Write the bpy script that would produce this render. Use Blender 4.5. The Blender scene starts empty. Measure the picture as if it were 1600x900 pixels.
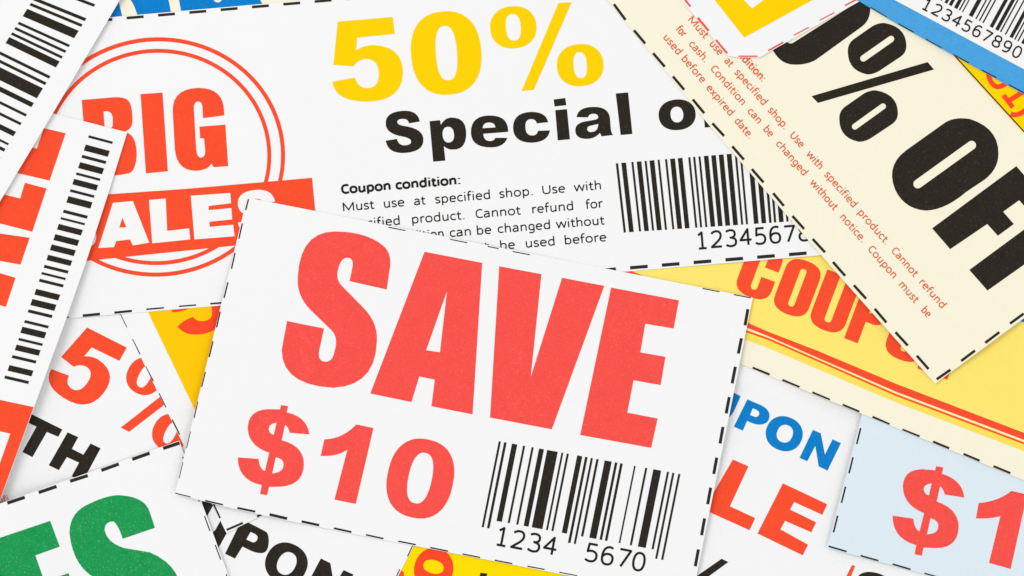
import bpy, bmesh, math, random
import numpy as np
from mathutils import Vector
from mathutils.geometry import tessellate_polygon, delaunay_2d_cdt

# ------------------------------------------------------------------ camera, light, exposure
SC = bpy.context.scene
MM = 1e-3
PX = 1e-4                     # one unit of the layout plan = 0.1 mm on the table

cam_d = bpy.data.cameras.new('camera')
cam = bpy.data.objects.new('camera', cam_d)
SC.collection.objects.link(cam)
cam_d.lens = 150
cam_d.sensor_width = 36
cam_d.clip_start = 0.01
cam_d.clip_end = 20
cam.location = (0, 0, 0.16 * 150 / 36 + 0.0012)
SC.camera = cam

world = bpy.data.worlds.new('World')
SC.world = world
world.use_nodes = True
bg = world.node_tree.nodes['Background']
bg.inputs[0].default_value = (1.0, 1.0, 1.0, 1)
bg.inputs[1].default_value = 0.775

def area(name, loc, target, size, power, col=(1, 1, 1)):
    d = bpy.data.lights.new(name, 'AREA')
    d.shape = 'SQUARE'
    d.size = size
    d.energy = power
    d.color = col
    o = bpy.data.objects.new(name, d)
    SC.collection.objects.link(o)
    o.location = loc
    o.rotation_euler = (Vector(target) - Vector(loc)).to_track_quat('-Z', 'Y').to_euler()
    return o
area('softbox_key', (-0.55, 0.35, 0.85), (0, 0, 0), 0.50, 3.4, (1.0, 0.995, 0.985))
area('softbox_fill', (0.60, -0.30, 0.85), (0, 0, 0), 0.50, 1.3, (0.985, 0.995, 1.0))

vs = SC.view_settings
vs.view_transform = 'Standard'
vs.look = 'None'
vs.exposure = 0.0
vs.gamma = 1.0
vs.use_curve_mapping = False

# ------------------------------------------------------------------ materials
def lin(h):
    out = []
    for i in (0, 2, 4):
        c = int(h[i:i + 2], 16) / 255
        out.append(c / 12.92 if c <= 0.04045 else ((c + 0.055) / 1.055) ** 2.4)
    return out

LIGHT = 1.06        # how much brighter than its albedo a flat sheet renders under these lamps
MATS = {}
def mat(name, hexcol, grain=0.06, specks=0.0, gscale=3500, rough=0.75, bump=0.0, fibre=0.0):
    if name in MATS:
        return MATS[name]
    m = bpy.data.materials.new(name)
    m.use_nodes = True
    nt = m.node_tree
    nt.nodes.clear()
    N = nt.nodes.new
    L = nt.links.new
    out = N('ShaderNodeOutputMaterial')
    b = N('ShaderNodeBsdfPrincipled')
    L(b.outputs[0], out.inputs[0])
    b.inputs['Roughness'].default_value = rough
    b.inputs['Specular IOR Level'].default_value = 0.06
    col = [c / LIGHT for c in lin(hexcol)]
    tc = N('ShaderNodeTexCoord')
    n1 = N('ShaderNodeTexNoise')
    n1.inputs['Scale'].default_value = gscale
    n1.inputs['Detail'].default_value = 3
    n1.inputs['Roughness'].default_value = 0.7
    L(tc.outputs['Object'], n1.inputs['Vector'])
    n2 = N('ShaderNodeTexNoise')
    n2.inputs['Scale'].default_value = gscale * 0.12
    n2.inputs['Detail'].default_value = 4
    L(tc.outputs['Object'], n2.inputs['Vector'])
    add = N('ShaderNodeMath'); add.operation = 'ADD'
    sc2 = N('ShaderNodeMath'); sc2.operation = 'MULTIPLY'; sc2.inputs[1].default_value = 0.35
    L(n2.outputs['Fac'], sc2.inputs[0])
    L(n1.outputs['Fac'], add.inputs[0]); L(sc2.outputs[0], add.inputs[1])
    mr = N('ShaderNodeMapRange')
    mr.inputs['From Min'].default_value = 0.45; mr.inputs['From Max'].default_value = 0.90
    mr.inputs['To Min'].default_value = -grain; mr.inputs['To Max'].default_value = grain
    L(add.outputs[0], mr.inputs['Value'])
    # toner thins over the fibres: the colour lifts towards paper white or deepens a little
    one = N('ShaderNodeMath'); one.operation = 'ADD'; one.inputs[1].default_value = 1.0
    L(mr.outputs[0], one.inputs[0])
    vm = N('ShaderNodeVectorMath'); vm.operation = 'SCALE'
    vm.inputs[0].default_value = col
    L(one.outputs[0], vm.inputs['Scale'])
    last = vm.outputs[0]
    if specks > 0:
        v = N('ShaderNodeTexNoise')
        v.inputs['Scale'].default_value = gscale * 0.8
        v.inputs['Detail'].default_value = 1
        L(tc.outputs['Object'], v.inputs['Vector'])
        r = N('ShaderNodeMapRange')
        r.inputs['From Min'].default_value = 0.62; r.inputs['From Max'].default_value = 0.78
        r.inputs['To Min'].default_value = 0.0; r.inputs['To Max'].default_value = specks
        L(v.outputs['Fac'], r.inputs['Value'])
        mx = N('ShaderNodeMix'); mx.data_type = 'RGBA'
        L(r.outputs[0], mx.inputs['Factor'])
        L(last, mx.inputs['A'])
        mx.inputs['B'].default_value = (0.8, 0.8, 0.74, 1)
        last = mx.outputs['Result']
    L(last, b.inputs['Base Color'])
    if bump:
        bp = N('ShaderNodeBump')
        bp.inputs['Strength'].default_value = bump
        bp.inputs['Distance'].default_value = 0.00002
        L(n1.outputs['Fac'], bp.inputs['Height'])
        L(bp.outputs[0], b.inputs['Normal'])
    MATS[name] = m
    return m

PAPER = mat('white_paper', 'F5F5F5', 0.012, bump=0.10, rough=0.9)
CREAM = mat('cream_paper', 'FAF3DC', 0.02, bump=0.10, rough=0.9)
PALEBLUE = mat('pale_blue_paper', 'DEEBF3', 0.02, bump=0.1, rough=0.9)
YELLOWP = mat('yellow_paper', 'FFDE00', 0.02, bump=0.1, rough=0.85)
GOLDP = mat('golden_paper', 'FFD600', 0.03, bump=0.1, rough=0.85)
SKYP = mat('sky_blue_paper', '4BA3DF', 0.10, 0.05, bump=0.1, rough=0.85)
BLACK = mat('black_ink', '2B261F', 0.30, 0.03, rough=0.6)
DASH = mat('dash_ink', '2E2B26', 0.15, 0.0, rough=0.6)
RED = mat('vermilion_ink', 'FA502F', 0.07, 0.04)
ROSE = mat('rose_red_ink', 'F8534B', 0.10, 0.07)
YELLOW = mat('yellow_ink', 'FFD200', 0.02)
AMBER = mat('amber_ink', 'FFC904', 0.02)
ORANGE = mat('orange_red_ink', 'FF4A28', 0.05, 0.03)
GREEN = mat('green_ink', '1C9A52', 0.22, 0.20, gscale=5200)
BLUE = mat('blue_ink', '0A7FCB', 0.14, 0.05)
LEMON = mat('lemon_ink', 'FFE873', 0.03)
SATYEL = mat('bright_yellow_ink', 'FFE25C', 0.03)
WHITEINK = mat('unprinted_white', 'F6F5F4', 0.012)
CREAMINK = mat('unprinted_cream', 'FAF3DC', 0.02)
FINE = mat('fine_print_ink', '26231E', 0.2)
FINERED = mat('fine_print_orange_ink', 'E4602F', 0.12, 0.1)
DASHRED = mat('dash_red_ink', 'F0503F', 0.15, 0.1)
TABLE = mat('white_table', 'F2F2F2', 0.02, rough=0.6, gscale=800)

# ------------------------------------------------------------------ 2-D outline tools (plan units: 0.1 mm, y down)
def T(ox, oy, k):
    return (ox, oy, k)
PHOTO = T(0, 0, 1)

def flat(s, tile=PHOTO, n=7):
    """'x,y' on-curve points and 'x,y*' control points (quadratic) -> list of points"""
    pts = []
    for w in s.split():
        off = w.endswith('*')
        x, y = w.rstrip('*').split(',')
        pts.append((tile[0] + float(x) / tile[2], tile[1] + float(y) / tile[2], off))
    full = []
    m = len(pts)
    for i, p in enumerate(pts):
        full.append(p)
        q = pts[(i + 1) % m]
        if p[2] and q[2]:
            full.append(((p[0] + q[0]) / 2, (p[1] + q[1]) / 2, False))
    while full[0][2]:
        full = full[1:] + full[:1]
    res = []
    m = len(full)
    i = 0
    while i < m:
        p = full[i]
        res.append((p[0], p[1]))
        q = full[(i + 1) % m]
        if q[2]:
            r = full[(i + 2) % m]
            for k in range(1, n):
                t = k / n
                res.append(((1 - t) ** 2 * p[0] + 2 * t * (1 - t) * q[0] + t * t * r[0],
                            (1 - t) ** 2 * p[1] + 2 * t * (1 - t) * q[1] + t * t * r[1]))
            i += 2
        else:
            i += 1
    return res

def se(cx, cy, rx, ry, n=2.0, rot=0.0, tile=PHOTO, steps=40):
    c, s = math.cos(math.radians(rot)), math.sin(math.radians(rot))
    out = []
    for i in range(steps):
        a = 2 * math.pi * i / steps
        ca, sa = math.cos(a), math.sin(a)
        x = rx * math.copysign(abs(ca) ** (2 / n), ca)
        y = ry * math.copysign(abs(sa) ** (2 / n), sa)
        out.append((tile[0] + (cx + x * c - y * s) / tile[2], tile[1] + (cy + x * s + y * c) / tile[2]))
    return out

def stadium(x0, y0, x1, y1, r, tile=PHOTO):
    a = math.atan2(y1 - y0, x1 - x0)
    out = []
    for i in range(9):
        t = a - math.pi / 2 + math.pi * i / 8
        out.append((tile[0] + (x1 + r * math.cos(t)) / tile[2], tile[1] + (y1 + r * math.sin(t)) / tile[2]))
    for i in range(9):
        t = a + math.pi / 2 + math.pi * i / 8
        out.append((tile[0] + (x0 + r * math.cos(t)) / tile[2], tile[1] + (y0 + r * math.sin(t)) / tile[2]))
    return out

def affine(shapes, f):
    return [[[f(*p) for p in c] for c in sh] for sh in shapes]

def box_place(shapes, cx, cy, w, h, rot):
    """shapes drawn in a 100 x 100 box"""
    c, s = math.cos(math.radians(rot)), math.sin(math.radians(rot))
    def f(x, y):
        u = (x / 100 - 0.5) * w
        v = (y / 100 - 0.5) * h
        return (cx + u * c - v * s, cy + u * s + v * c)
    return affine(shapes, f)

def fit_affine(src, dst):
    A = np.array([[x, y, 1] for x, y in src], float)
    B = np.array(dst, float)
    M, *_ = np.linalg.lstsq(A, B, rcond=None)
    return lambda x, y: (x * M[0, 0] + y * M[1, 0] + M[2, 0], x * M[0, 1] + y * M[1, 1] + M[2, 1])

def poly(s, tile=PHOTO):
    return [flat(s, tile)]

def dash(x0, y0, x1, y1, w):
    l = math.hypot(x1 - x0, y1 - y0)
    nx, ny = -(y1 - y0) / l * w / 2, (x1 - x0) / l * w / 2
    return [[(x0 + nx, y0 + ny), (x1 + nx, y1 + ny), (x1 - nx, y1 - ny), (x0 - nx, y0 - ny)]]

def dashes(lst, w):
    return [dash(*(d if len(d) == 5 else d + (w,))) for d in lst]

def band(pa, pb):
    return [list(pa) + list(pb)[::-1]]

# stroke lettering for the bar-code digits and similar: centre lines in a 100 x 100 box
DIG = {
 '1': ['22,18 52,0 52,100', '20,100 84,100'],
 '2': ['10,14 30,0* 48,0 86,0* 86,27 86,48* 46,72 8,97 90,97'],
 '3': ['12,8 30,0* 46,0 82,0* 82,24 82,46* 46,47 88,49* 88,73 88,100* 46,100 26,100* 8,90'],
 '4': ['68,100 68,2 6,68 96,68'],
 '5': ['82,2 22,2 18,46 32,40* 48,40 88,42* 88,70 86,100* 44,100 26,100* 10,91'],
 '6': ['80,5 68,0* 58,0 12,2* 12,58 12,100* 50,100 90,100* 90,68 90,40* 54,40 26,40* 14,60'],
 '7': ['10,3 90,3 34,100'],
 '8': ['50,47 14,46* 14,24 16,0* 50,0 84,0* 86,24 86,46* 50,47 10,50* 10,74 12,100* 50,100 88,100* 90,74 90,50* 50,47'],
 '9': ['20,95 32,100* 42,100 88,98* 88,42 88,0* 50,0 10,0* 10,32 10,60* 46,60 74,60* 86,40'],
 '0': ['50,0 88,0* 90,50 88,100* 50,100 12,100* 10,50 12,0* 50,0'],
}
def open_path(s, n=6):
    pts = []
    for w in s.split():
        off = w.endswith('*')
        x, y = w.rstrip('*').split(',')
        pts.append((float(x), float(y), off))
    res = [(pts[0][0], pts[0][1])]
    i = 1
    while i < len(pts):
        p = res[-1]
        q = pts[i]
        if q[2]:
            r = pts[i + 1]
            for k in range(1, n + 1):
                t = k / n
                res.append(((1 - t) ** 2 * p[0] + 2 * t * (1 - t) * q[0] + t * t * r[0],
                            (1 - t) ** 2 * p[1] + 2 * t * (1 - t) * q[1] + t * t * r[1]))
            i += 2
        else:
            res.append((q[0], q[1]))
            i += 1
    return res

def stroke_mesh(lines, width, cap=False):
    """union of thick line segments -> (verts, tris)"""
    vs_, faces = [], []
    def addp(pl):
        b = len(vs_)
        vs_.extend(pl)
        faces.append(list(range(b, b + len(pl))))
    for ln in lines:
        for a, b in zip(ln[:-1], ln[1:]):
            if math.hypot(b[0] - a[0], b[1] - a[1]) < 1e-6:
                continue
            l = math.hypot(b[0] - a[0], b[1] - a[1])
            nx, ny = -(b[1] - a[1]) / l * width / 2, (b[0] - a[0]) / l * width / 2
            addp([(a[0] + nx, a[1] + ny), (b[0] + nx, b[1] + ny), (b[0] - nx, b[1] - ny), (a[0] - nx, a[1] - ny)][::-1])
        inner = ln if cap else ln[1:-1]
        for p in inner:
            addp([(p[0] + width / 2 * math.cos(t * math.pi / 4 + .2), p[1] + width / 2 * math.sin(t * math.pi / 4 + .2)) for t in range(8)])
    r = delaunay_2d_cdt([Vector(v) for v in vs_], [], faces, 1, 1e-4)
    co = np.array([(v.x, v.y) for v in r[0]])
    tri = [list(f) for f in r[2]]
    c = np.array([co[t].mean(0) for t in tri])
    keep = np.zeros(len(tri), bool)
    for f in faces:                                   # keep what some pen segment really covers
        p = np.array([vs_[i] for i in f])
        q = np.roll(p, -1, 0)
        cr = (q[None, :, 0] - p[None, :, 0]) * (c[:, None, 1] - p[None, :, 1]) - (q[None, :, 1] - p[None, :, 1]) * (c[:, None, 0] - p[None, :, 0])
        keep |= (cr >= -1e-9).all(1) | (cr <= 1e-9).all(1)
    return [tuple(v) for v in co.tolist()], [t for t, k in zip(tri, keep) if k]

def digits(chars, width, w, h, rot):
    """chars: [(char, cx, cy)] -> (verts, faces)"""
    V, F = [], []
    c, s = math.cos(math.radians(rot)), math.sin(math.radians(rot))
    for ch, cx, cy in chars:
        lines = []
        for d in DIG[ch]:
            ln = []
            for x, y in open_path(d):
                u, v = (x / 100 - .5) * w, (y / 100 - .5) * h
                ln.append((cx + u * c - v * s, cy + u * s + v * c))
            lines.append(ln)
        v, f = stroke_mesh(lines, width)
        b = len(V)
        V += v
        F += [[i + b for i in q] for q in f]
    return V, F

def tess(shapes):
    V, F = [], []
    for sh in shapes:
        polys = [[Vector((x, y, 0)) for x, y in c] for c in sh]
        tr = tessellate_polygon(polys)
        b = len(V)
        for c in sh:
            V += list(c)
        F += [[i + b for i in t] for t in tr]
    return V, F

# small print: a plain single-line sans, drawn with pen strokes (em = 1000, y up), fitted between two marks on a line
_BOWL = '110,340 180,440* 280,440 440,440* 440,230 440,25* 270,25 180,25* 110,120'
SANS = {
 'a': (479, ['80,400 140,440* 230,440 370,440* 370,310 370,0', '370,265 60,270* 60,125 60,25* 180,25 290,25* 370,120']),
 'b': (525, ['110,0 110,700', _BOWL]),
 'c': (423, ['375,400 320,440* 260,440 75,440* 75,230 75,25* 260,25 330,25* 380,70']),
 'd': (525, ['415,0 415,700', '415,120 340,25* 245,25 85,25* 85,230 85,440* 255,440 345,440* 415,350']),
 'e': (498, ['80,245 425,245 425,440* 260,440 80,440* 80,235 80,25* 270,25 350,25* 400,55']),
 'f': (305, ['120,0 120,540 120,680* 230,680 265,680* 290,668', '30,425 270,425']),
 'g': (471, ['390,430 390,-20 390,-170* 230,-170 140,-170* 80,-130', '390,120 320,40* 240,40 80,40* 80,235 80,440* 245,440 330,440* 390,350']),
 'h': (525, ['110,0 110,700', '110,330 190,440* 290,440 415,440* 415,290 415,0']),
 'i': (229, ['115,0 115,466', '115,590 115,665']),
 'm': (799, ['110,0 110,466', '110,330 180,440* 260,440 390,440* 390,290 390,0', '390,330 460,440* 550,440 685,440* 685,290 685,0']),
 'n': (525, ['110,0 110,466', '110,330 190,440* 290,440 415,440* 415,290 415,0']),
 'o': (527, ['263,440 75,440* 75,233 75,25* 263,25 452,25* 452,233 452,440* 263,440']),
 'p': (525, ['110,-180 110,466', _BOWL]),
 'r': (349, ['110,0 110,466', '110,320 180,440* 260,440 290,440* 320,430']),
 's': (391, ['330,410 280,440* 210,440 80,440* 80,345 80,270* 200,235 330,200* 330,120 330,25* 190,25 110,25* 55,60']),
 't': (335, ['140,590 140,120 140,25* 230,25 265,25* 300,38', '30,425 300,425']),
 'u': (525, ['110,466 110,170 110,25* 235,25 335,25* 415,130', '415,466 415,0']),
 'w': (715, ['40,466 185,20 357,450 530,20 675,466']),
 'x': (433, ['50,466 385,0', '385,466 50,0']),
 'C': (533, ['480,560 420,610* 330,610 90,610* 90,315 90,25* 330,25 420,25* 485,70']),
 'M': (855, ['110,0 110,610 427,80 745,610 745,0']),
 'U': (642, ['100,630 100,240 100,25* 320,25 540,25* 540,240 540,630']),
 '.': (252, ['126,0 126,80']),
 ':': (267, ['133,0 133,80', '133,370 133,450']),
}
def text_line(p0, p1, size, words, pen=2.05):
    """words: [(text, (x,y), (x,y))] whose end marks are projected on the line p0-p1"""
    V, F = [], []
    a = math.atan2(p1[1] - p0[1], p1[0] - p0[0])
    ux, uy = math.cos(a), math.sin(a)
    for wd, s0, s1 in words:
        s0 = (s0[0] - p0[0]) * ux + (s0[1] - p0[1]) * uy
        s1 = (s1[0] - p0[0]) * ux + (s1[1] - p0[1]) * uy
        lines, adv = [], 0
        for ch in wd:
            wdt, paths = SANS[ch]
            for d in paths:
                lines.append([(x + adv, y) for x, y in open_path(d, 4)])
            adv += wdt
        xs = [x for l in lines for x, y in l]
        x0, x1 = min(xs), max(xs)
        kx = (s1 - s0 - pen) / (x1 - x0)
        out = []
        for l in lines:
            q = []
            for x, y in l:
                u = s0 + pen / 2 + (x - x0) * kx
                t = -y * size / 1000
                q.append((p0[0] + u * ux - t * uy, p0[1] + u * uy + t * ux))
            out.append(q)
        v, f = stroke_mesh(out, pen)
        b = len(V)
        V += v
        F += [[k + b for k in q] for q in f]
    return V, F

# ------------------------------------------------------------------ the sheets' relief: every sheet drapes over those below it
G = 10.0                       # grid step of the relief in plan units (1 mm)
X0, Y0, NX, NY = -400.0, -400.0, 241, 171
GX = X0 + G * np.arange(NX)
GY = Y0 + G * np.arange(NY)
TOP = np.zeros((NY, NX))       # height in plan units of what already lies there

def inside(poly_, X, Y):
    r = np.zeros(X.shape, bool)
    n = len(poly_)
    for i in range(n):
        x1, y1 = poly_[i]
        x2, y2 = poly_[(i + 1) % n]
        if y1 == y2:
            continue
        cnd = ((y1 > Y) != (y2 > Y)) & (X < (x2 - x1) * (Y - y1) / (y2 - y1) + x1)
        r ^= cnd
    return r

def shiftmax(A, r):
    for ax in (0, 1):
        B = A.copy()
        for k in range(-r, r + 1):
            B = np.maximum(B, np.roll(A, k, ax))
        A = B
    return A

def boxblur(A, r):
    for ax in (0, 1):
        B = sum(np.roll(A, k, ax) for k in range(-r, r + 1)) / (2 * r + 1)
        A = B
    return A

def relief(outline, lift, drape=8):
    global TOP
    X, Y = np.meshgrid(GX, GY)
    m = inside(outline, X, Y)
    m1 = shiftmax(m.astype(float), 1) > 0
    D = shiftmax(np.where(m1, TOP, 0.0), drape)
    r1 = drape // 2
    D = boxblur(boxblur(D, r1), drape - r1)
    H = D + 1.5
    if lift:
        H = H + np.maximum(0, lift(X, Y)) * 10.0     # lift in mm
    TOP = np.where(m1, np.maximum(TOP, H), TOP)
    return H

def sample(H, x, y):
    fx = min(max((x - X0) / G, 0), NX - 1.001)
    fy = min(max((y - Y0) / G, 0), NY - 1.001)
    i, j = int(fx), int(fy)
    u, v = fx - i, fy - j
    return (H[j, i] * (1 - u) * (1 - v) + H[j, i + 1] * u * (1 - v) + H[j + 1, i] * (1 - u) * v + H[j + 1, i + 1] * u * v)

def w(x, y, z):
    return ((x - 800) * PX, (450 - y) * PX, z * PX)

def gridded(V, F):
    """bmesh in plan units cut along the relief grid, facing up after the y flip"""
    bm = bmesh.new()
    vv = [bm.verts.new((x, y, 0)) for x, y in V]
    for f in F:
        try:
            bm.faces.new([vv[i] for i in f])
        except ValueError:
            pass
    bmesh.ops.remove_doubles(bm, verts=bm.verts[:], dist=1e-4)
    xs = [x for x, y in V]
    ys = [y for x, y in V]
    for k in range(int((min(xs) - X0) // G) + 1, int((max(xs) - X0) // G) + 1):
        bmesh.ops.bisect_plane(bm, geom=bm.verts[:] + bm.edges[:] + bm.faces[:], dist=1e-5, plane_co=(X0 + k * G, 0, 0), plane_no=(1, 0, 0))
    for k in range(int((min(ys) - Y0) // G) + 1, int((max(ys) - Y0) // G) + 1):
        bmesh.ops.bisect_plane(bm, geom=bm.verts[:] + bm.edges[:] + bm.faces[:], dist=1e-5, plane_co=(0, Y0 + k * G, 0), plane_no=(0, 1, 0))
    for f in bm.faces:
        f.normal_update()
        if f.normal.z > 0:
            f.normal_flip()
    return bm

def finish(bm, name, m, parent):
    me = bpy.data.meshes.new(name)
    bm.to_mesh(me)
    bm.free()
    me.materials.append(m)
    o = bpy.data.objects.new(name, me)
    SC.collection.objects.link(o)
    if parent:
        o.parent = parent
        o.matrix_parent_inverse = parent.matrix_world.inverted()
    return o

def hull(pts):
    p = sorted(set(pts))
    def half(q):
        h = []
        for c in q:
            while len(h) > 1 and (h[-1][0] - h[-2][0]) * (c[1] - h[-2][1]) - (h[-1][1] - h[-2][1]) * (c[0] - h[-2][0]) <= 0:
                h.pop()
            h.append(c)
        return h[:-1]
    return half(p) + half(p[::-1])

class Coupon:
    def __init__(self, name, label, outline, paper, lift=None, drape=8, group='printed coupons strewn over each other'):
        outline = hull(outline)
        self.out = outline
        self.H = relief(outline, lift, drape)
        cx = sum(p[0] for p in outline) / len(outline)
        cy = sum(p[1] for p in outline) / len(outline)
        e = bpy.data.objects.new(name, None)
        e.empty_display_size = 0.005
        SC.collection.objects.link(e)
        self.loc = Vector(w(cx, cy, sample(self.H, cx, cy)))
        e.location = self.loc
        e['label'] = label
        e['category'] = 'coupon'
        e['group'] = group
        self.root = e
        # the sheet: top, underside and cut edge
        V, F = tess([[outline]])
        bm = gridded(V, F)
        ret = bmesh.ops.extrude_face_region(bm, geom=bm.faces[:])
        topv = set(g for g in ret['geom'] if isinstance(g, bmesh.types.BMVert))
        topf = set(g for g in ret['geom'] if isinstance(g, bmesh.types.BMFace))
        for v in bm.verts:
            z = sample(self.H, v.co.x, v.co.y)
            v.co = Vector(w(v.co.x, v.co.y, z if v in topv else z - 1.0)) - self.loc
        bmesh.ops.recalc_face_normals(bm, faces=bm.faces[:])
        for f in bm.faces:
            f.smooth = abs(f.normal.z) > 0.7
        for ed in bm.edges:
            if len(ed.link_faces) == 2 and ed.link_faces[0].smooth != ed.link_faces[1].smooth:
                ed.smooth = False
        self._link(bm, 'paper_sheet', paper)

    def _link(self, bm, name, m):
        me = bpy.data.meshes.new(name)
        bm.to_mesh(me)
        bm.free()
        me.materials.append(m)
        o = bpy.data.objects.new(name, me)
        SC.collection.objects.link(o)
        o.parent = self.root
        return o

    def clip(self, bm):
        """trim print to the sheet's outline (convex outlines)"""
        n = len(self.out)
        A = sum(self.out[i][0] * self.out[(i + 1) % n][1] - self.out[(i + 1) % n][0] * self.out[i][1] for i in range(n))
        sgn = 1 if A > 0 else -1
        for i in range(n):
            x1, y1 = self.out[i]
            x2, y2 = self.out[(i + 1) % n]
            l = math.hypot(x2 - x1, y2 - y1)
            nx, ny = sgn * (y2 - y1) / l, -sgn * (x2 - x1) / l      # outward
            bmesh.ops.bisect_plane(bm, geom=bm.verts[:] + bm.edges[:] + bm.faces[:], dist=1e-5,
                                   plane_co=(x1 - nx * 0.25, y1 - ny * 0.25, 0), plane_no=(nx, ny, 0), clear_outer=True)

    def ink(self, name, m, shapes=None, mesh=None, level=1, label=None, clip=True):
        if name == 'cut_dash' and len(shapes) > 1:
            for sh in shapes:
                self.ink(name, m, [sh], level=level, label=label)
            return None
        V, F = mesh if mesh else tess(shapes)
        bm = gridded(V, F)
        if clip:
            self.clip(bm)
        if not bm.faces:
            bm.free()
            return None
        for v in bm.verts:
            z = sample(self.H, v.co.x, v.co.y) + 0.22 * level
            v.co = Vector(w(v.co.x, v.co.y, z)) - self.loc
        for f in bm.faces:
            f.smooth = True
        o = self._link(bm, name, m)
        if label:
            o['label'] = label
        return o

# ------------------------------------------------------------------ letter shapes in a 100 x 100 box
GL = {}
GL['S_wide'] = [[flat('95,29 66,31 64,19* 48,19 35,19* 35,26 35,32* 52,36 100,46* 100,70 100,100* 51,100 3,100* 0,67 30,65 33,82* 51,82 67,82* 67,74 67,66* 46,61 4,51* 4,29 4,0* 49,0 92,0*')]]
GL['O_tall'] = [[flat('0,24 0,0* 50,0 100,0* 100,24 100,76 100,100* 50,100 0,100* 0,76'), flat('41,22 41,15* 50,15 59,15* 59,22 59,78 59,85* 50,85 41,85* 41,78')]]
GL['C_tall'] = [[flat('0,24 0,0* 50,0 100,0* 100,24 100,40 60,40 60,22 60,15* 51,15 41,15* 41,22 41,78 41,85* 51,85 60,85* 60,78 60,58 100,58 100,76 100,100* 50,100 0,100* 0,76')]]
GL['U_tall'] = [[flat('0,0 40,0 40,78 40,85* 50,85 60,85* 60,78 60,0 100,0 100,76 100,100* 50,100 0,100* 0,76')]]
GL['P_tall'] = [[flat('0,0 60,0 100,0* 100,26 100,60* 65,61 42,61 42,100 0,100'), flat('42,16 42,45 60,45* 60,31 60,16*')]]
GL['N_tall'] = [[flat('0,0 32,0 64,50 64,0 100,0 100,100 66,100 35,48 35,100 0,100')]]

# ------------------------------------------------------------------ table
tb = bmesh.new()
bmesh.ops.create_grid(tb, x_segments=8, y_segments=8, size=1.0)
bmesh.ops.translate(tb, verts=tb.verts[:], vec=(0, 0, -0.0002))
table = finish(tb, 'table_top', TABLE, None)
table['kind'] = 'structure'

# ================================================================== coupons, lowest first
# ---- yellow coupon peeping out at the bottom
t6 = T(600, 800, 8)
I_ = Coupon('printed_coupon', 'bright yellow coupon with a red zero, peeping out under the SAVE coupon',
            [(575, 745), (893, 797), (880, 990), (520, 940)], YELLOWP)
I_.ink('printed_digit', ORANGE, [[se(620, 720, 245, 265, 2.1, 12, t6), se(617, 690, 130, 84, 2.2, 14, t6)]])
I_.ink('printed_letter', ORANGE, [poly('100,800 150,740 200,715* 245,760 250,830', t6)], label='red letter fragment')
I_.ink('printed_letter', BLACK, [poly('1205,765 1290,775 1280,840 1190,830', t6)], label='black letter fragment')

# ---- "5% WITH COUPON" sheet
E_ = Coupon('printed_coupon', 'white coupon with a red 5% and black WITH COUPON, left of the SAVE coupon',
            [(-134, 78), (797, 563), (500, 1136), (-431, 651)], PAPER)
t3 = T(0, 300, 3)
five = [[flat('382,100 640,78 650,157 473,175 468,235 505,210* 550,210 688,215* 688,340 685,475* 515,475 370,475* 357,382 463,362 475,410* 520,412 578,412* 575,340 572,275* 515,275 480,275* 455,310 362,302', T(400, 0, 3))]]
pct = [[se(802, 42, 36.3, 33, 2.2, -5), se(802, 42, 11.8, 21, 2.4, -5)],
       [flat('872.7,4 893.3,2.7 834,140 815,141.7')],
       [se(906.7, 101.3, 36.5, 33, 2.2, -5), se(906.7, 101.3, 10.5, 20.5, 2.4, -5)]]
f5 = fit_affine([(527.3, 33.3), (613.3, 26), (519, 127.3)], [(135, 511.7), (197.3, 543.3), (79, 576.7)])
E_.ink('printed_digit', RED, affine(five, f5))
def fpct(x, y):
    dx, dy = x - 854.5, y - 71.6
    u = dx * .996 - dy * .09
    v = dx * .09 + dy * .996
    u *= .77; v *= .88
    return (245.5 + u * .891 - v * .454, 632.5 + u * .454 + v * .891)
E_.ink('percent_sign', RED, affine(pct, fpct))
q6 = T(0, 600, 6)
E_.ink('printed_letter', BLACK, [poly('215,248 578,428 540,497 432,452 297,688 203,640 335,402 180,325', q6)])
E_.ink('printed_letter', BLACK, [poly('627,455 727,500 668,610 775,665 843,560 937,605 770,915 665,867 735,740 620,688 545,810 450,765', q6)])
t53 = T(320, 760, 5.3333)
E_.ink('printed_letter', BLACK, [poly('356,792 372,800 344,851 330,874* 305,858* 292,840* 300,815 322,772 338,780 318,816 312,832* 326,840* 336,828')])
E_.ink('printed_letter', BLACK, [[flat('165,565 248,605 310,505 365,532 440,568* 530,545* 530,455 530,395* 480,365* 400,325 305,278', t53), flat('378,383 410,397 445,415* 425,470* 395,470 342,445', t53)]])
E_.ink('printed_letter', BLACK, [[se(677, 645, 176, 170, 2.2, 27, t53), se(680, 645, 76, 98, 2.2, 27, t53)]])
E_.ink('printed_letter', BLACK, [poly('818,880 965,603 1045,643 1075,830 1155,700 1238,738 1090,1010 1010,975 978,760 900,920', t53)])
E_.ink('printed_letter', RED, [poly('526,815 544,815 536,833')], label='red letter tip')
E_.ink('cut_dash', DASH, dashes([(645, 852, 636.5, 870), (624.5, 890, 616, 908)], 1.6))
E_.ink('fine_print', DASHRED, mesh=text_line((-8, 789), (20, 779), 12, [('ofi', (-3, 787), (13, 783))], pen=1.2))

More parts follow.
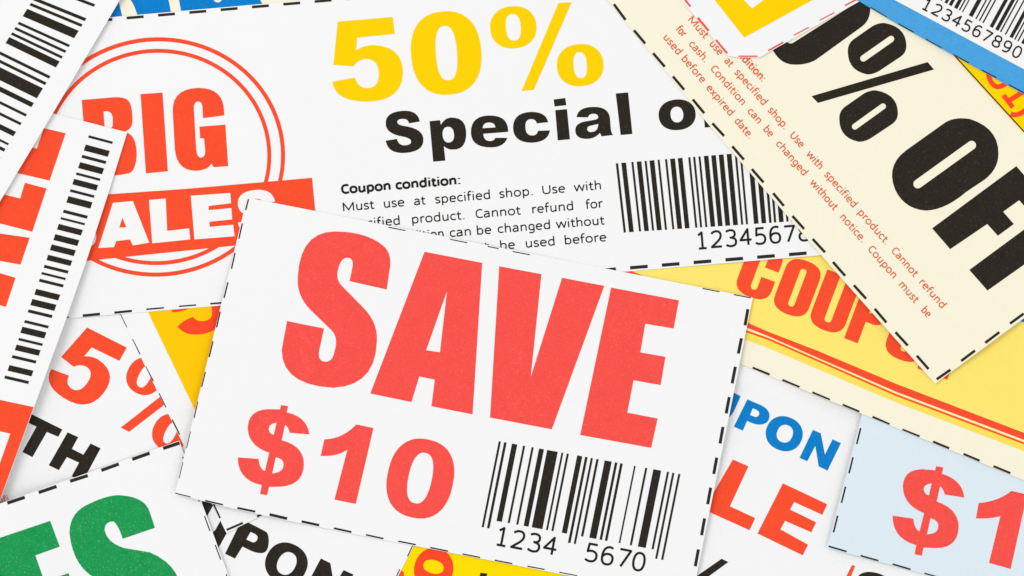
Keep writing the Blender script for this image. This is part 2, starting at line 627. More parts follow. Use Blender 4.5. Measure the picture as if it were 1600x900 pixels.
# ---- coupon with the amber panel
F_ = Coupon('printed_coupon', 'white bordered amber coupon with an orange S, wedge left of SAVE',
            [(83.3, 279), (353.2, 833.5), (620, 701), (345, 150)], PAPER)
tf = T(180, 450, 6)
F_.ink('colour_panel', AMBER, [poly('131,280 338,712 560,600 350,170')])
F_.ink('printed_letter', ORANGE, [poly('580,365 635,300* 725,272 760,315* 820,312 905,300* 905,235 905,180* 885,150 860,90* 800,60 900,-100 1100,100 1080,250 1000,360* 940,385 850,440* 740,437 640,435*', tf),
                                  poly('520,180 530,228 640,225* 720,175 700,150', tf)], level=2)
F_.ink('cut_dash', DASH, dashes([(186, 489, 197, 511.7), (206, 530, 218, 554), (226.7, 573, 238.7, 595.5), (247.7, 615, 258.3, 636.7), (268.3, 656, 280, 679.3), (312, 744, 323, 767),
                                 (333, 788, 343.5, 810, 2.6), (353.5, 828.5, 379, 817.5, 3.4), (401, 807.5, 425, 797, 3.4)], 2.0))

# ---- white COUPON SALE coupon, lower right
J_ = Coupon('printed_coupon', 'white coupon with blue COUPON above a red SALE, right of the SAVE coupon',
            [(990, 470), (1700, 784), (1530, 1168), (820, 855)], PAPER,
            lift=lambda X, Y: 0.2 * np.exp(-((Y - 588 - (X - 1150) * .421) / 10) ** 2))
tj = T(1080, 530, 6)
J_.ink('printed_letter', BLUE, [poly('380,490 468,537 402,680 370,735* 330,745 300,740 340,600', tj)])
J_.ink('printed_letter', BLUE, [[flat('530,565 640,612 740,655* 738,720 735,803* 640,803 590,800* 528,768 487,860 403,822', tj), flat('580,650 600,657 650,678* 640,705 632,735* 600,730 555,712', tj)]])
J_.ink('printed_letter', BLUE, [[se(1226, 678, 29, 26.8, 2.15, 22), se(1227, 678, 12.4, 14, 2.2, 22)]])
J_.ink('printed_letter', BLUE, [poly('125,312 200,345 238,545 310,400 388,437 262,695 180,655 148,462 72,607 0,575', T(1250, 620, 6))])
t12 = T(1200, 600, 3)
t8 = T(800, 600, 3)
J_.ink('printed_letter', RED, [poly('1037,355 1110,387 1023,575 1142,630 1115,687 900,590', t8)])
J_.ink('printed_letter', RED, [poly('72,467 280,565 257,615 125,555 105,590 228,650 205,697 82,643 60,683 190,755 165,805 -47.5,702.5', t12)])
J_.ink('percent_sign', BLACK, [poly('408,742 472,773 270,920 100,1010 40,985 160,915', T(1060, 750, 6))])
tk = T(1250, 770, 6.925)
J_.ink('fine_print', RED, [poly('570,785 603,797 545,940 490,940', tk)])
J_.ink('printed_digit', BLACK, [[se(800, 1010, 200, 143, 2.2, 15, tk), se(800, 1010, 80, 70, 2.2, 15, tk)]])

# ---- pale blue $10 coupon
u15 = (math.cos(math.radians(15.2)), math.sin(math.radians(15.2)))
BL = (1292.5, 856)
TL = (BL[0] + 235 * .252, BL[1] - 235 * .968)
J2 = Coupon('printed_coupon', 'pale blue coupon with a rose red $1 and a dashed cut line',
            [BL, TL, (TL[0] + 420 * u15[0], TL[1] + 420 * u15[1]), (BL[0] + 420 * u15[0], BL[1] + 420 * u15[1])], PALEBLUE,
            lift=lambda X, Y: 0.6 * np.clip(1 - (X - 1290) / 260, 0, 1))
td = T(1400, 700, 4.5)
dollar = [[flat('285,128 335,138 325,182 470,225* 483,350 345,328 335,285* 312,270 288,377 445,430* 443,560 438,706* 280,706 196,702 183,760 133,748 145,685 -22,640* -22,477 124,498 130,570* 168,588 200,460 50,400* 50,270 55,150* 190,150 278,158', td),
           flat('253,250 198,255* 197,290 200,325* 233,335', td), flat('245,495 300,510* 300,550 300,607* 220,608', td)]]
J2.ink('printed_digit', ROSE, dollar, label='rose red dollar sign')
J2.ink('printed_digit', ROSE, [poly('815,303 925,328 810,853 658,810 738,480 680,500* 565,497 585,388 720,380*', td)])
J2.ink('cut_dash', DASH, dashes([(1345, 668.8, 1338.8, 694), (1333, 714.5, 1326.7, 739.7), (1321.3, 760.5, 1315, 785.9), (1309, 806, 1302.6, 832),
                                 (1295, 853.8, 1323, 862), (1345, 868.4, 1373, 876.4), (1395, 881.7, 1423.3, 890), (1445, 896.3, 1473, 904.5)], 2.6))

# ---- lemon COUPON sheet with cream border
def off(p0, p1, d):
    l = math.hypot(p1[0] - p0[0], p1[1] - p0[1])
    nx, ny = -(p1[1] - p0[1]) / l * d, (p1[0] - p0[0]) / l * d
    return (p0[0] + nx, p0[1] + ny), (p1[0] + nx, p1[1] + ny)
K_ = Coupon('printed_coupon', 'lemon yellow coupon with red COUPON lettering, twin red stripes and a cream border',
            [(905, 465), (1143, 562.8), (1590, 746.5), (1810, 835), (1990, 420), (1060, 60)], CREAM)
thick_t = [(960, 420), (1160, 500.5), (1200, 518), (1280, 549), (1401, 600), (1610, 680), (1760, 738)]
thick_b = [(960, 428), (1160, 509), (1200, 525), (1280, 560), (1401, 612.5), (1610, 691), (1760, 749)]
thin_t = [(960, 433), (1160, 514), (1200, 528), (1280, 562.8), (1401, 616.2), (1610, 695), (1760, 753)]
thin_b = [(x, y + 3) for x, y in thin_t]
yel_b = [(960, 450), (1160, 529), (1200, 543.5), (1280, 577.5), (1401, 629), (1610, 708.5), (1760, 766)]
K_.ink('colour_panel', LEMON, [[[(1100, 130), (1930, 450), (1760, 738)] + thick_t[::-1][1:]]])
K_.ink('colour_band', SATYEL, [band(thick_b, yel_b)])
K_.ink('printed_stripe', RED, [band(thick_t, thick_b)])
K_.ink('printed_stripe', RED, [band(thin_t, thin_b)], level=2)
K_.ink('printed_stripe', CREAMINK, [band([(x, y + .5) for x, y in thick_b], [(x, y - 1.2) for x, y in thin_t])], level=2, label='pale gap between the red stripes')
tK = T(1200, 300, 3)
for g, cx, cy, ww, hh in (('C_tall', 1187.5, 424, 57, 86), ('O_tall', 1246.5, 449.5, 57, 89), ('U_tall', 1304, 473.5, 57, 91), ('P_tall', 1361, 495, 54, 92), ('O_tall', 1422.5, 519, 60, 92), ('N_tall', 1473, 542.5, 50, 90)):
    K_.ink('printed_letter', RED, box_place(GL[g], cx, cy, ww, hh, 20.8), level=2)
K_.ink('printed_letter', BLUE, [[se(1608, 488, 20, 17)]], level=2, label='blue dot')
K_.ink('printed_stripe', RED, [poly('955,427 988,424 1003,430 1012,435 960,445')], level=3)
K_.ink('cut_dash', DASH, dashes([(1130, 555.5, 1156, 566), (1176.3, 574.7, 1203, 585.3), (1222.8, 593.8, 1249.5, 605), (1269.5, 613.3, 1296.7, 624.7), (1316.7, 632.5, 1342.8, 643.3),
                                 (1363.3, 651.3, 1390, 663), (1410, 671.3, 1437, 682), (1458, 690, 1483.3, 700.5), (1505.7, 709.3, 1531, 720), (1552.7, 728.5, 1579.3, 739.5)], 3.4), level=2)

# ---- blue and cream sheet at the top left
P_ = Coupon('printed_coupon', 'cream coupon with blue print, showing above the BIG SALES badge',
            [(70, -180), (560, -205), (572, 60), (80, 85)], CREAM)
P_.ink('colour_panel', BLUE, [poly('90,-100 162,-100 192,34 90,60')])
P_.ink('colour_panel', BLUE, [poly('180,-100 195,-10 204,-2* 209.7,11 213.4,21.6 216,60 275,60 262.7,0 250,-100')])
P_.ink('colour_panel', BLUE, [poly('265,-100 279,0 290,60 420,40 410,7 406.5,0 400,-100')])
P_.ink('printed_letter', CREAMINK, [[se(339.5, -4, 7, 7)]], level=2)

# ---- BIG SALES 50% sheet
B_OUT = [(60, 36), (180, 26.3), (1000, -46), (1340, -76), (1410, 388), (1305, 396.5), (940, 426.5), (355, 475), (100, 497.5), (40, 503)]
B_ = Coupon('printed_coupon', 'large white coupon with ringed red BIG SALES badge and yellow 50% Special offer',
            B_OUT, PAPER, lift=lambda X, Y: 0.35 * np.clip((X - 950) / 450, 0, 1) ** 2)
def ring(cx, cy, rx, ry, wd, rot=-5):
    return [[se(cx, cy, rx + wd / 2, ry + wd / 2, 2, rot, steps=96), se(cx, cy, rx - wd / 2, ry - wd / 2, 2, rot, steps=96)]]
B_.ink('badge_ring', RED, ring(244.5, 245, 197.5, 184, 6.4))
B_.ink('badge_ring', RED, ring(244.5, 245, 176, 166, 6.2))
B_.ink('badge_banner', RED, [poly('120,306.8 290,295 487.3,277.7 496,371 367,383.5 135,407.5 100,411')], level=2)
t0 = T(0, 0, 3)
B_.ink('printed_letter', RED, [[flat('126.9,156 172,152 192,150* 206,162* 206.3,186 207,202* 194,205 200,208 213,214* 213,243 211,268* 190,273* 178,274 137,277'), flat('161,174 174,171* 175.5,184 175.5,194 176,202* 163,201')]])
B_.ink('printed_letter', RED, [poly('657,440 760,433 785,802 682,812', t0)])
B_.ink('printed_letter', RED, [poly('1050,540 1047,500 1035,410* 927,411 805,415* 808,520 818,700 828,800* 915,800 975,797* 988,766 1000,783 1068,778 1055,583 933,593 937,648 955,648 960,700 963,737* 940,738 922,738* 918,700 907,510 906,477* 927,475 948,474* 948,510 950,553', t0)])
B_.ink('printed_letter', WHITEINK, box_place(GL['S_wide'], 120.5, 357, 56, 66, -5.5), level=3)
B_.ink('printed_letter', WHITEINK, [[flat('175.8,316.7 207,314 232.5,379 207,383.5 202.7,374 181,376.5 177.5,386 153,387.5'), flat('190.5,339.7 196.9,355 185.8,355.6')]], level=3)
B_.ink('printed_letter', WHITEINK, [poly('697,37 775,30 782,182 885,170 890,222 712,240', t3)], level=3)
B_.ink('printed_letter', WHITEINK, [poly('893,17 1078,4 1082,52 977,65 977,85 1083,75 1087,128 980,139 982,163 1092,153 1098,207 910,222', t3)], level=3)
B_.ink('printed_letter', WHITEINK, box_place(GL['S_wide'], 402, 332.5, 64, 72, -5.5), level=3)
B_.ink('printed_digit', YELLOW, five)
t4 = T(400, 0, 3)
B_.ink('printed_digit', YELLOW, [[se(891, 247, 165, 196, 2.35, -5, t4), se(892, 247, 50, 128, 2.5, -4.5, t4)]])
B_.ink('percent_sign', YELLOW, pct)
B_.ink('printed_letter', BLACK, box_place(GL['S_wide'], 400 + 692 / 3, 617 / 3, 59, 66, -5.2))
B_.ink('printed_letter', BLACK, [[flat('813,567 862,562 866,584 885,550* 915,550 985,548* 985,625 985,700* 925,700 897,702* 880,683 887,752 830,757', t4), se(901, 630, 27, 37, 2.3, -5, t4)]])
B_.ink('printed_letter', BLACK, [[flat('1182,610 1180,538* 1090,540 1005,543* 1007,622 1010,690* 1100,690 1163,690* 1178,645 1122,645 1115,660* 1097,660 1067,660* 1065,626 1182,617', t4), flat('1062,600 1064,573* 1092,573 1120,573* 1122,596', t4)]])
t80 = T(800, 0, 3)
B_.ink('printed_letter', BLACK, [poly('170,572 160,523* 90,523 3,527* 5,600 8,668* 93,668 170,665* 178,610 122,612 118,634* 95,634 65,634* 63,597 60,557* 90,557 112,557* 116,577', t80)])
B_.ink('printed_letter', BLACK, [poly('195,465 250,458 255,492 200,498', t80), poly('203,515 258,510 272,652 215,657', t80)])
B_.ink('printed_letter', BLACK, [[flat('303,548 310,500* 382,500 455,498* 460,555 464,605 467,625* 475,632 420,638 413,622 390,648* 355,650 298,652* 297,610 297,575* 345,568 385,561 405,557* 405,548 403,532* 382,532 360,533* 357,549', t80), flat('405,580 404,617* 372,618 353,618* 353,602 353,590* 375,587', t80)]])
B_.ink('printed_letter', BLACK, [poly('487,437 545,432 565,627 510,632', t80)])
B_.ink('printed_letter', BLACK, [[se(775, 537, 87, 72, 2.2, -5, t80), se(774, 536, 30, 37, 2.2, -5, t80)]])
B_.ink('printed_letter', BLACK, [poly('870,470 895,468 893,440 895,415* 940,415 960,415 965,445 950,447 952,463 975,461 978,490 952,493 960,592 905,597 897,498 873,500', t80)])
def X_(*words):
    return [(t, (a, 0), (b, 0)) for t, a, b in words]
def on_line(p0, p1, words):
    k = (p1[1] - p0[1]) / (p1[0] - p0[0])
    return [(t, (a[0], p0[1] + (a[0] - p0[0]) * k), (b[0], p0[1] + (b[0] - p0[0]) * k)) for t, a, b in words]
B_.ink('fine_print', FINE, mesh=text_line((533, 302.3), (712, 287.8), 21, on_line((533, 302.3), (712, 287.8), X_(('Coupon', 533, 610.5), ('condition:', 618, 719.5))), pen=3.6), label='bold heading line')
for p0, p1, ws in [((536.5, 330), (939.5, 295.5), X_(('Must', 536, 585.5), ('use', 600, 632), ('at', 647, 665.5), ('specified', 679.5, 766), ('shop.', 780, 832.5), ('Use', 848, 883.5), ('with', 897, 939.5))),
                   ((538, 358), (943, 324), X_(('specified', 539, 624.7), ('product.', 644, 725.7), ('Cannot', 743.5, 814.5), ('refund', 832, 896), ('for', 915, 943))),
                   ((539, 383.5), (945, 350.5), X_(('for', 540, 562), ('cash.', 569, 602), ('Condition', 610, 693.5), ('can', 703, 736), ('be', 745.5, 768), ('changed', 778, 860), ('without', 869, 945.5))),
                   ((541, 409.5), (948, 376.6), X_(('notice.', 541, 592), ('Coupon', 608, 680), ('must', 703, 765.5), ('be', 782, 805), ('used', 822, 867), ('before', 883, 948)))]:
    B_.ink('fine_print', FINE, mesh=text_line(p0, p1, 21, on_line(p0, p1, ws)))
# bar code: bars run from the upper line to the lower one
def barcode(bars, tx, top, bottom, tile):
    """bars: (x0, x1[, extra]) measured on the top line; top/bottom: functions of x giving points"""
    sh = []
    for b in bars:
        x0, x1 = b[0], b[1]
        ex = b[2] if len(b) > 2 else 0
        a, c = top(x0), top(x1)
        d, e = bottom(x0, ex), bottom(x1, ex)
        sh.append([[(tile[0] + p[0] / tile[2], tile[1] + p[1] / tile[2]) for p in (a, c, e, d)]])
    return sh
bb = [(487, 498), (513, 535), (560, 570), (585, 607), (622, 632), (645, 668), (683, 693), (718, 728), (742, 765), (778, 800), (827, 837), (850, 860), (875, 885),
      (900, 922), (935, 957), (970, 993), (1007, 1030), (1045, 1055), (1068, 1078), (1106, 1128), (1142, 1164), (1178, 1190), (1201, 1212), (1225, 1247), (1260, 1270), (1282, 1304), (1320, 1330), (1342, 1353)]
B_.ink('barcode', BLACK, barcode(bb, None, lambda x: (x, 765 - (x - 487) * .083), lambda x, e: (x + 37 - (x - 487) * .012, 765 + 325 - (x - 487) * .066), t80))
for q in [(c, 1097 + i * 22.85, 375.5 - i * 1.75) for i, c in enumerate('1234567890')]:
    B_.ink('barcode_digit', FINE, mesh=digits([q], 3.5, 19.3, 25, -4.5))
tops = [(146.5, 31.5, 171, 29.5)] + [(197.2 + 49 * k, 27.6 - 4.3 * k, 223.6 + 49 * k, 25.4 - 4.3 * k) for k in range(-1, 14)]
B_.ink('cut_dash', DASH, dashes(tops[1:], 4.2))
bots = [(935 + 49.7 * k, 422.6 - 4.15 * k, 962.5 + 49.7 * k, 420.3 - 4.15 * k, 5.2) for k in range(0, 7)] + [(1282, 394.8, 1295, 393.8, 5)] + \
       [(128.5, 493.3, 155.5, 490.7, 4.2), (178, 488.6, 205.5, 485.8, 3.6), (228, 483.3, 255.5, 481, 2.4), (279, 478.7, 306, 476.6, 2.2), (328, 474.6, 356, 472.4, 2.6), (102, 496, 107, 495.6, 2)]
B_.ink('cut_dash', DASH, dashes(bots, 4))

# ---- cream "50% OFF" sheet
L_OUT = [(926, -32), (952, 3), (1108, 195), (1298, 415.5), (1461, 599.5), (1700, 424), (1760, 330), (1380, -110), (1040, -160)]
L_ = Coupon('printed_coupon', 'cream coupon with slanting black % OFF and orange small print',
            L_OUT, CREAM, lift=lambda X, Y: 0.25 * np.clip(1 - ((X - 1465) ** 2 + (Y - 592) ** 2) / 400 ** 2, 0, 1))
tl = T(1200, 0, 3)
L_.ink('printed_digit', BLACK, [[flat('480,45 480,100* 430,132 225,280 180,305* 120,302 60,300* 25,237 -10,160* 60,100 400,-150 440,-180* 500,-100 490,-20*', tl),
                                 stadium(107, 181, 440, -30, 22, tl)]])
up = flat('400,185 490,122 520,105* 548,107 650,125* 650,215 650,247* 620,267 530,327 495,350* 465,348 375,330* 375,240 375,205*', tl)
lo = [(x - 40 / 3, y + 316 / 3) for x, y in up]
L_.ink('percent_sign', BLACK, [[up, stadium(448, 273, 578, 182, 15, tl)], [flat('205,450 235,482 780,325 750,290', tl)], [lo, stadium(408, 593, 540, 498, 14, tl)]])
L_.ink('printed_letter', BLACK, [[flat('650,703 830,575 875,545* 950,557 1085,600* 1083,720 1083,790* 1020,840 930,900 830,985* 740,987 640,980* 597,890 550,775* 650,703', tl), stadium(703, 862, 957, 680, 21, tl)]])
L_.ink('printed_letter', BLACK, [poly('1456.7,356.7 1589,259.3 1650,330 1625,349 1593.3,312.7 1568.3,330.7 1585,350 1560,368.3 1543.3,350 1485,389.3')])
L_.ink('printed_letter', BLACK, [poly('1515,421.7 1543.3,454 1603,412 1620,430 1645,412 1630,392 1650,376 1690,420 1712,402 1648,324')])
FS = 17.8
LW = [((1139.8, 72.5), (1190.7, 127.8), [('condition:', (1139.8, 73.4), (1190.7, 127.8))], 2.3),
      ((1075.3, 31.5), (1471.3, 482.5), [('Must', (1075.3, 30.7), (1102, 60)), ('use', (1107.3, 70), (1124, 86.7)), ('at', (1130, 96.7), (1139.6, 106)), ('specified', (1146, 114), (1190.7, 166)), ('shop.', (1197.3, 174), (1223.3, 204)),
        ('Use', (1232.5, 213), (1249.3, 232.7)), ('with', (1257.3, 242.7), (1280, 265.3)), ('specified', (1285.3, 274.7), (1332, 325.3)), ('product.', (1337.3, 335.3), (1382.7, 383.3)), ('Cannot', (1391.3, 393.3), (1427.3, 434.7)), ('refund', (1434, 443.3), (1471.3, 482))], 1.8),
      ((1055, 45), (1449, 497), [('for', (1056, 44.7), (1067, 58.5)), ('cash.', (1077, 68), (1100.7, 97.3)), ('Condition', (1110.7, 106.7), (1158.7, 165.3)), ('can', (1166.7, 174.7), (1184, 194)), ('be', (1190.7, 204), (1201.3, 216)), ('changed', (1210.4, 226.3), (1254, 276)),
        ('without', (1262.7, 287.3), (1302, 330.7)), ('notice.', (1312, 340), (1346, 379.3)), ('Coupon', (1355.3, 390), (1394.7, 436)), ('must', (1404, 445.3), (1429.3, 474.7)), ('be', (1439.3, 484.7), (1448.7, 496.7))], 1.8),
      ((1036, 59), (1170.7, 217), [('used', (1036, 58.7), (1058.7, 86)), ('before', (1064.7, 92), (1096.7, 130)), ('expired', (1103.3, 137.3), (1140, 181.3)), ('date.', (1146.7, 190), (1170.7, 216.7))], 1.8)]
for p0, p1, ws, pen in LW:
    L_.ink('fine_print', FINERED, mesh=text_line(p0, p1, FS, ws, pen=pen))
ld = [(478, 18, 533, 92), (572, 140, 625, 203), (662, 248, 717, 312), (755, 357, 808, 420), (848, 465, 902, 530), (940, 577, 995, 637), (1033, 685, 1088, 748), (1125, 792, 1180, 855)]
L_.ink('cut_dash', DASH, dashes([(800 + a / 3, b / 3, 800 + c / 3, d / 3) for a, b, c, d in ld] +
                                [(1200 + a / 3, 300 + b / 3, 1200 + c / 3, 300 + d / 3) for a, b, c, d in [(25, 5, 75, 65), (115, 112, 170, 173), (210, 220, 268, 283), (305, 328, 362, 393), (403, 437, 460, 500), (500, 547, 555, 612), (597, 657, 655, 720), (697, 767, 752, 830),
                                 (790, 878, 855, 833), (905, 792, 970, 743), (1018, 707, 1085, 657), (1135, 617, 1200, 570)]], 4.2))

# ---- yellow sheet under the blue one, top right
N_ = Coupon('printed_coupon', 'golden wedge of a coupon between the cream and the sky blue coupons',
            [(1480, 75), (1760, 381), (1990, 120), (1690, -190)], GOLDP)
N_.ink('printed_outline', DASH, dashes([(1481, 74.4, 1761, 380.4)], 2.0))
tn = T(1400, 90, 6)
def strokes(paths, wd, tile):
    V, F = stroke_mesh([open_path(p) for p in paths], wd)
    return [(tile[0] + x / tile[2], tile[1] + y / tile[2]) for x, y in V], F
N_.ink('printed_digit', ORANGE, mesh=strokes(['870,150 885,250* 950,272 1000,275* 1060,220', '1012,350 1100,465', '1058,405 1200,318', '1080,525 1140,560* 1230,480'], 46, tn))

# ---- white sheet with yellow chevron, top
O_ = Coupon('printed_coupon', 'white coupon corner with a yellow angle and red dashes over the cream coupon',
            [(1015, -60), (1137.5, 87), (1152, 89.5), (1187, 89.5), (1199, 82), (1350, -2), (1440, -60), (1250, -200)], PAPER,
            lift=lambda X, Y: 0.1 * np.clip((Y + 50) / 140, 0, 1))
O_.ink('printed_letter', YELLOW, [poly('1085,-40 1117,0 1163,58.5 1275,-3 1330,-35 1300,-60 1200,-5 1175,13 1163,0 1120,-55')])
O_.ink('cut_dash', DASHRED, dashes([(1062, -11, 1079, 10, 3), (1090.5, 27.5, 1107.5, 48, 3.4), (1118.5, 62.5, 1136, 83.5, 4), (1154, 87.7, 1184, 87.7, 2), (1200.5, 79, 1224, 66, 2.6), (1240.5, 55, 1264, 42.5, 1.8), (1281, 31.5, 1304, 19.5, 1.8), (1320.5, 8.5, 1345, -4.5, 2.4)], 2))

# ---- sky blue sheet with bar code, top right
M_ = Coupon('printed_coupon', 'sky blue bordered coupon with a white barcode panel, in the top right corner',
            [(1260, -47), (1343, 1), (1405, 39), (1602, 148), (1760, 232), (1900, -30), (1400, -300)], SKYP)
M_.ink('colour_panel', WHITEINK, [poly('1330,-37 1398,0 1602,108.6 1760,192 1840,40 1430,-200')])
M_.ink('cut_dash', DASH, dashes([(1360.5, 11.5, 1386, 27), (1404, 37, 1428, 50.5), (1446.7, 61, 1471.7, 75), (1490, 85, 1514, 98), (1534.7, 109.3, 1557.5, 121.3), (1576.7, 132, 1602, 145.5)], 1.8))
for q in [(c, 1449 + i * 15.65, 7.5 + i * 8.15) for i, c in enumerate('1234567890')]:
    M_.ink('barcode_digit', FINE, mesh=digits([q], 2.6, 14, 17.6, 28), level=2)
mb = [(395, 12), (420, 10), (455, 25), (495, 28), (545, 30), (590, 12), (620, 10), (683, 35), (745, 12), (778, 12), (812, 12), (880, 30), (932, 30), (976, 12), (1022, 12), (1066, 30), (1110, 12), (1140, 12), (1176, 28), (1225, 12)]
sh = []
for x, wd in mb:
    y = 22 + (x - 455) * .525
    dx, dy = 210, -385
    sh.append([[(1400 + a / 6, b / 6) for a, b in ((x, y), (x + wd, y + wd * .525), (x + wd + dx, y + wd * .525 + dy), (x + dx, y + dy))]])
M_.ink('barcode', BLACK, sh, level=2)

# ---- tall strip with the red lettering, left
C_OUT = [(198.5, 206.5), (167.8, 306), (135.3, 407.5), (104.5, 497), (53.8, 636), (12.5, 750), (-90, 1030), (-330, 950), (-110, 128)]
C_ = Coupon('printed_coupon', 'white coupon turned on end with red lettering beside a tall barcode',
            C_OUT, PAPER, lift=lambda X, Y: 1.5 * np.clip(((X * .945 + Y * .33) - 120) / 130, 0, 1) * np.clip((Y - 200) / 350, 0.12, 1))
for s in ('68,200 102,208 77,282 25,270 -15,261 -5,217 57,232', '38.1,285.4 72.4,294.5 50,362 -5,348 -30,342 -30,295 31,310', '-20,362 46,371.5 31.7,413.3 -20,404.5', '-20,421 24,434 9,479.5 -20,471.5',
          '-30,618.5 53.3,635.8 5,769 -8,805 -30,805 -30,810 -5,739 16.7,677.5 -30,667'):
    C_.ink('printed_letter', RED, [poly(s)])
cb = [(138.4, 211.1, 214.8), (133.5, 225.6, 235), (128.3, 241.7, 246.3), (124.7, 253.1, 262.5), (119.2, 269.2, 272.9), (115.5, 279.3, 288), (110, 295.5, 299.5), (106.7, 306.3, 316.3), (99.5, 327.5, 332.2), (95.3, 339.2, 342.5),
      (91.7, 349.7, 358.5), (86.3, 365.8, 375), (80.8, 381.7, 390.8), (75.3, 398, 406.3), (69.7, 413.7, 418.3), (65.5, 425, 428.5), (62.2, 435.5, 440), (56.7, 451.3, 460.3), (50.8, 467, 476.7), (45, 483.3, 488), (39.2, 500, 504.2),
      (35.3, 510.3, 520), (30, 527.8, 531.7), (26.3, 538.3, 547), (20, 554.7, 559.2), (15, 570.3, 579.2), (8.3, 586.7, 591.3)]
xs_ = [b[0] for b in cb]; ys_ = [b[1] for b in cb]
sh = []
for x, y0, y1 in cb:
    xa = float(np.interp(y0, ys_, xs_))
    xb = xa - (y1 - y0) * .342
    ang = math.radians(15 - 2.2 * (y0 - 211) / 380)
    dx, dy = 39 * math.cos(ang), 39 * math.sin(ang)
    sh.append([[(xa, y0), (xa + dx, y0 + dy), (xb + dx, y1 + dy), (xb, y1)]])
C_.ink('barcode', BLACK, sh)

# ---- top left bar code corner
D_ = Coupon('printed_coupon', 'white coupon corner with a big slanting barcode, in the top left corner',
            [(187, -6), (166.5, 34), (122.3, 107.5), (83, 176.5), (48.5, 230), (25.5, 270), (-60, 415), (-360, 240), (-60, -160), (240, -90)], PAPER,
            lift=lambda X, Y: 0.6 * np.clip((X * .86 + Y * .51 + 10) / 180, 0, 1))
db = [(-31, -26), (-18, -7), (6.5, 10.5), (28.5, 33), (38, 42), (48, 59.7), (70, 73.7), (79, 82.7), (88, 91.7), (96, 105.5), (119, 123), (129, 133), (138, 153.7), (161, 167.5), (178.5, 182.2), (192, 195.7), (206, 213), (224, 227), (232.6, 237), (246, 250), (256, 266), (274, 278)]
sh = []
for y0, y1 in db:
    ang = math.radians(20.5 + 5.6 * min(1, max(0, y0 / 100)))
    ln = 88
    pts = []
    for yy in (y0, y1):
        xr = 148.3 - (yy - 7) * .6185
        pts += [(xr, yy), (xr - ln * math.cos(ang), yy - ln * math.sin(ang))]
    sh.append([[pts[0], pts[1], pts[3], pts[2]]])
D_.ink('barcode', BLACK, sh)

# ---- green lettered sheet, bottom left
G_ = Coupon('printed_coupon', 'white coupon with large green ES lettering and a dashed top edge',
            [(-120, 829), (10, 784), (132, 742.5), (279.5, 688.7), (286.6, 715), (320.7, 806), (400.7, 1020), (60, 1150)], PAPER,
            lift=lambda X, Y: 0.25 * np.clip((X - 20) / 260, 0, 1) * np.clip((Y - 680) / 60, 0.2, 1))
tg = T(0, 750, 6)
G_.ink('printed_letter', GREEN, [poly('-60,560 472,382 560,625 335,705 410,930 560,900 640,875 700,1050 500,1130 -30,1290', tg), ][:1])
g3 = T(0, 600, 3)
G_.ink('printed_letter', GREEN, [poly('725,675 573,727 555,665* 530,645 490,645* 488,685 500,745* 580,770 700,790 850,850* 850,1000 845,1150* 600,1190 430,1200* 380,1050 520,1000 560,1080* 620,1060 640,1020* 600,960 440,910 340,850* 325,700 325,610* 400,570 500,520* 560,522 680,530* 700,600', g3)])
G_.ink('cut_dash', DASH, dashes([(-37, 802, -10, 793), (12.3, 785.7, 39.5, 776.7), (61, 769.3, 88.5, 760), (109.3, 752, 136.7, 743.3), (157.7, 735.2, 185, 725.3), (206, 718, 233.3, 708.3), (254.3, 700.9, 280, 692.4)], 5.2))
G_.ink('cut_dash', DASH, dashes([(285, 714, 293, 736), (302.5, 761, 311, 784), (319.2, 806.5, 327.8, 830), (336, 851.5, 344.6, 875), (353, 897.5, 362, 921)], 1.8))

# ---- SAVE $10 sheet, on top
A_OUT = [(386, 308.5), (640, 360.5), (900, 411), (1176.5, 465), (1171.5, 490), (1160.5, 541), (1141.2, 633), (1122, 728), (1103, 823), (1081, 937), (902, 901.5), (750, 873), (649, 853.5), (549, 834.2), (448, 813.5), (348, 790.5), (273.5, 771.5), (302, 655), (350, 462), (376.5, 349)]
A_ = Coupon('printed_coupon', 'white coupon with rose red SAVE $10 above a barcode, topmost of all',
            A_OUT, PAPER, lift=lambda X, Y: 0.95 * np.clip((X - 950) / 200, 0, 1) ** 1.5 * np.clip((Y - 420) / 250, 0.25, 1) + 0.7 * np.clip(1 - (X - 300) / 200, 0, 1) * np.clip((Y - 300) / 200, 0.2, 1))
tA = T(400, 300, 3)
tA8 = T(800, 300, 3)
t46 = T(400, 600, 3)
A_.ink('printed_letter', ROSE, [poly('612,457 438,418 452,350 458,309* 428,308 396,306* 382,370 374,415* 405,443 500,540 572,610* 566,700 560,910* 360,918 120,905* 120,740 145,605 318,640 295,745 288,795* 325,796 358,797* 368,745 388,680* 350,645 262,560 188,490* 195,400 205,185* 370,185 520,185* 600,255 635,290* 628,350', tA)])
A_.ink('printed_letter', ROSE, [[flat('790,280 1060,332 1015,1043 822,1005 838,880 765,865 728,985 535,945', tA), flat('895,465 862,752 797,742', tA)]])
A_.ink('printed_letter', ROSE, [poly('-60,348 138,385 88,868 235,402 433,440 187,1113 -103,1058', tA8)])
A_.ink('printed_letter', ROSE, [poly('465,448 783,508 758,640 625,618 602,752 720,773 697,905 570,883 541,1035 683,1062 653,1200 320,1140', tA8)])
fd = fit_affine([(1463.3, 728.4), (1429.6, 866.2), (1507.3, 777.8), (1395, 806)], [(439.3, 632.7), (406.7, 771.7), (482.7, 679.3), (371, 715)])
A_.ink('printed_digit', ROSE, affine(dollar, fd), label='rose red dollar sign')
A_.ink('printed_digit', ROSE, [poly('470,190 550,207 467,563 367,543 428,308 380,342* 302,338 320,260 405,258*', t46)])
A_.ink('printed_digit', ROSE, [[se(770, 444, 155, 187, 2.35, 12, t46), se(769, 442, 55, 121, 2.4, 12, t46)]])
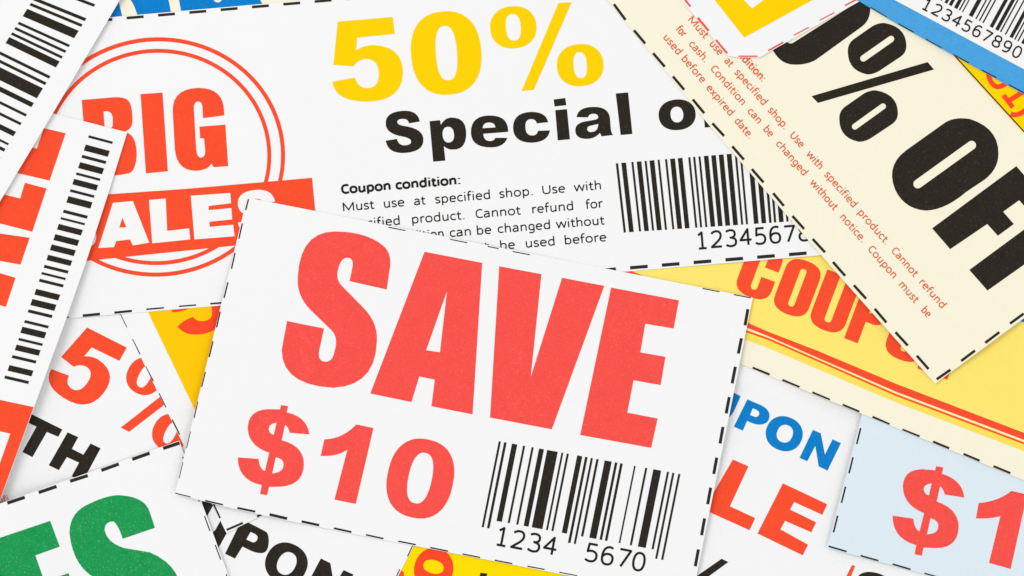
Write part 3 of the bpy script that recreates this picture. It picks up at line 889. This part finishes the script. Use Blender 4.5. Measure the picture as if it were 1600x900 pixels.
ab = [(-62, -52, 1), (-37, -25, 1), (0, 25), (52, 62), (92, 102), (127, 150), (165, 215), (232, 241), (257, 267), (306, 330), (343, 355, 1), (370, 380, 1), (396, 407), (435, 468), (483, 495), (508, 520), (573, 580.5), (625, 635), (663, 700), (727, 737), (752, 762, 1), (780, 790, 1)]
A_.ink('barcode', BLACK, barcode(ab, None, lambda x: (x, 280 + x * .181), lambda x, e: (x - (.2 * (403 if e else 363)), 280 + x * .181 + (403 if e else 363)), t8))
for q in [('1', 785, 839), ('2', 810, 844), ('3', 835.5, 848.5), ('4', 860.5, 853), ('5', 925, 864), ('6', 949.5, 868.7), ('7', 975.5, 872.5), ('0', 998.5, 878)]:
    A_.ink('barcode_digit', FINE, mesh=digits([q], 3.7, 21.5, 27.5, 11))
A_.ink('cut_dash', DASH, dashes([(606.7, 354.9, 633.3, 360.2), (703.3, 373.9, 730, 379.1), (801, 392.9, 828, 398.1), (1098, 450.7, 1124.5, 455.9), (1146.7, 460.3, 1173.5, 465.5), (762, 385, 779, 388.3)], 1.6))
A_.ink('cut_dash', DASH, dashes([(1168.8, 483, 1164.3, 508.5), (1158.6, 528.5, 1153.7, 552.5), (1149, 573, 1144, 599), (1139.5, 620.3, 1134.6, 646), (1129.6, 667, 1125, 693), (1120, 715, 1115.3, 740.7), (1110.5, 762, 1105.8, 788), (1101, 810, 1096.3, 836.5), (1091.4, 858.5, 1086.5, 885)], 4.8))
A_.ink('cut_dash', DASH, dashes([(273.5, 770.2, 298, 776.2, 1.6), (321, 782, 348.5, 788.6, 2.4), (371, 793.5, 399, 799.5, 3.2), (421, 804, 448.5, 810.5, 4.4), (471, 815, 498.5, 821, 3.8), (521.5, 825.7, 549, 831.7, 3), (571.5, 836, 599, 842, 2.4), (622, 846, 649.5, 851.5, 2.2),
                                 (672, 856, 700, 861.7, 2.2), (722.5, 866, 750, 871.5, 2), (773, 875.8, 800.5, 881.2, 2), (824, 885.2, 851, 890.2, 1.8), (874, 894.7, 902, 900, 1.6)], 2))
A_.ink('cut_dash', DASH, dashes([(388, 311, 383.5, 328), (378.3, 349, 373, 373), (367, 395, 361.5, 420), (356, 441, 349.9, 465.7), (344, 487, 338.3, 511.7), (332.6, 533, 326.8, 558), (320.8, 581, 315, 604.5), (309, 627.5, 303.3, 652.7), (297.5, 674, 291.3, 700), (285.8, 721.7, 279.8, 746.7)], 2.2))

if __name__ == '__main__':
    print('objects', len(bpy.data.objects))
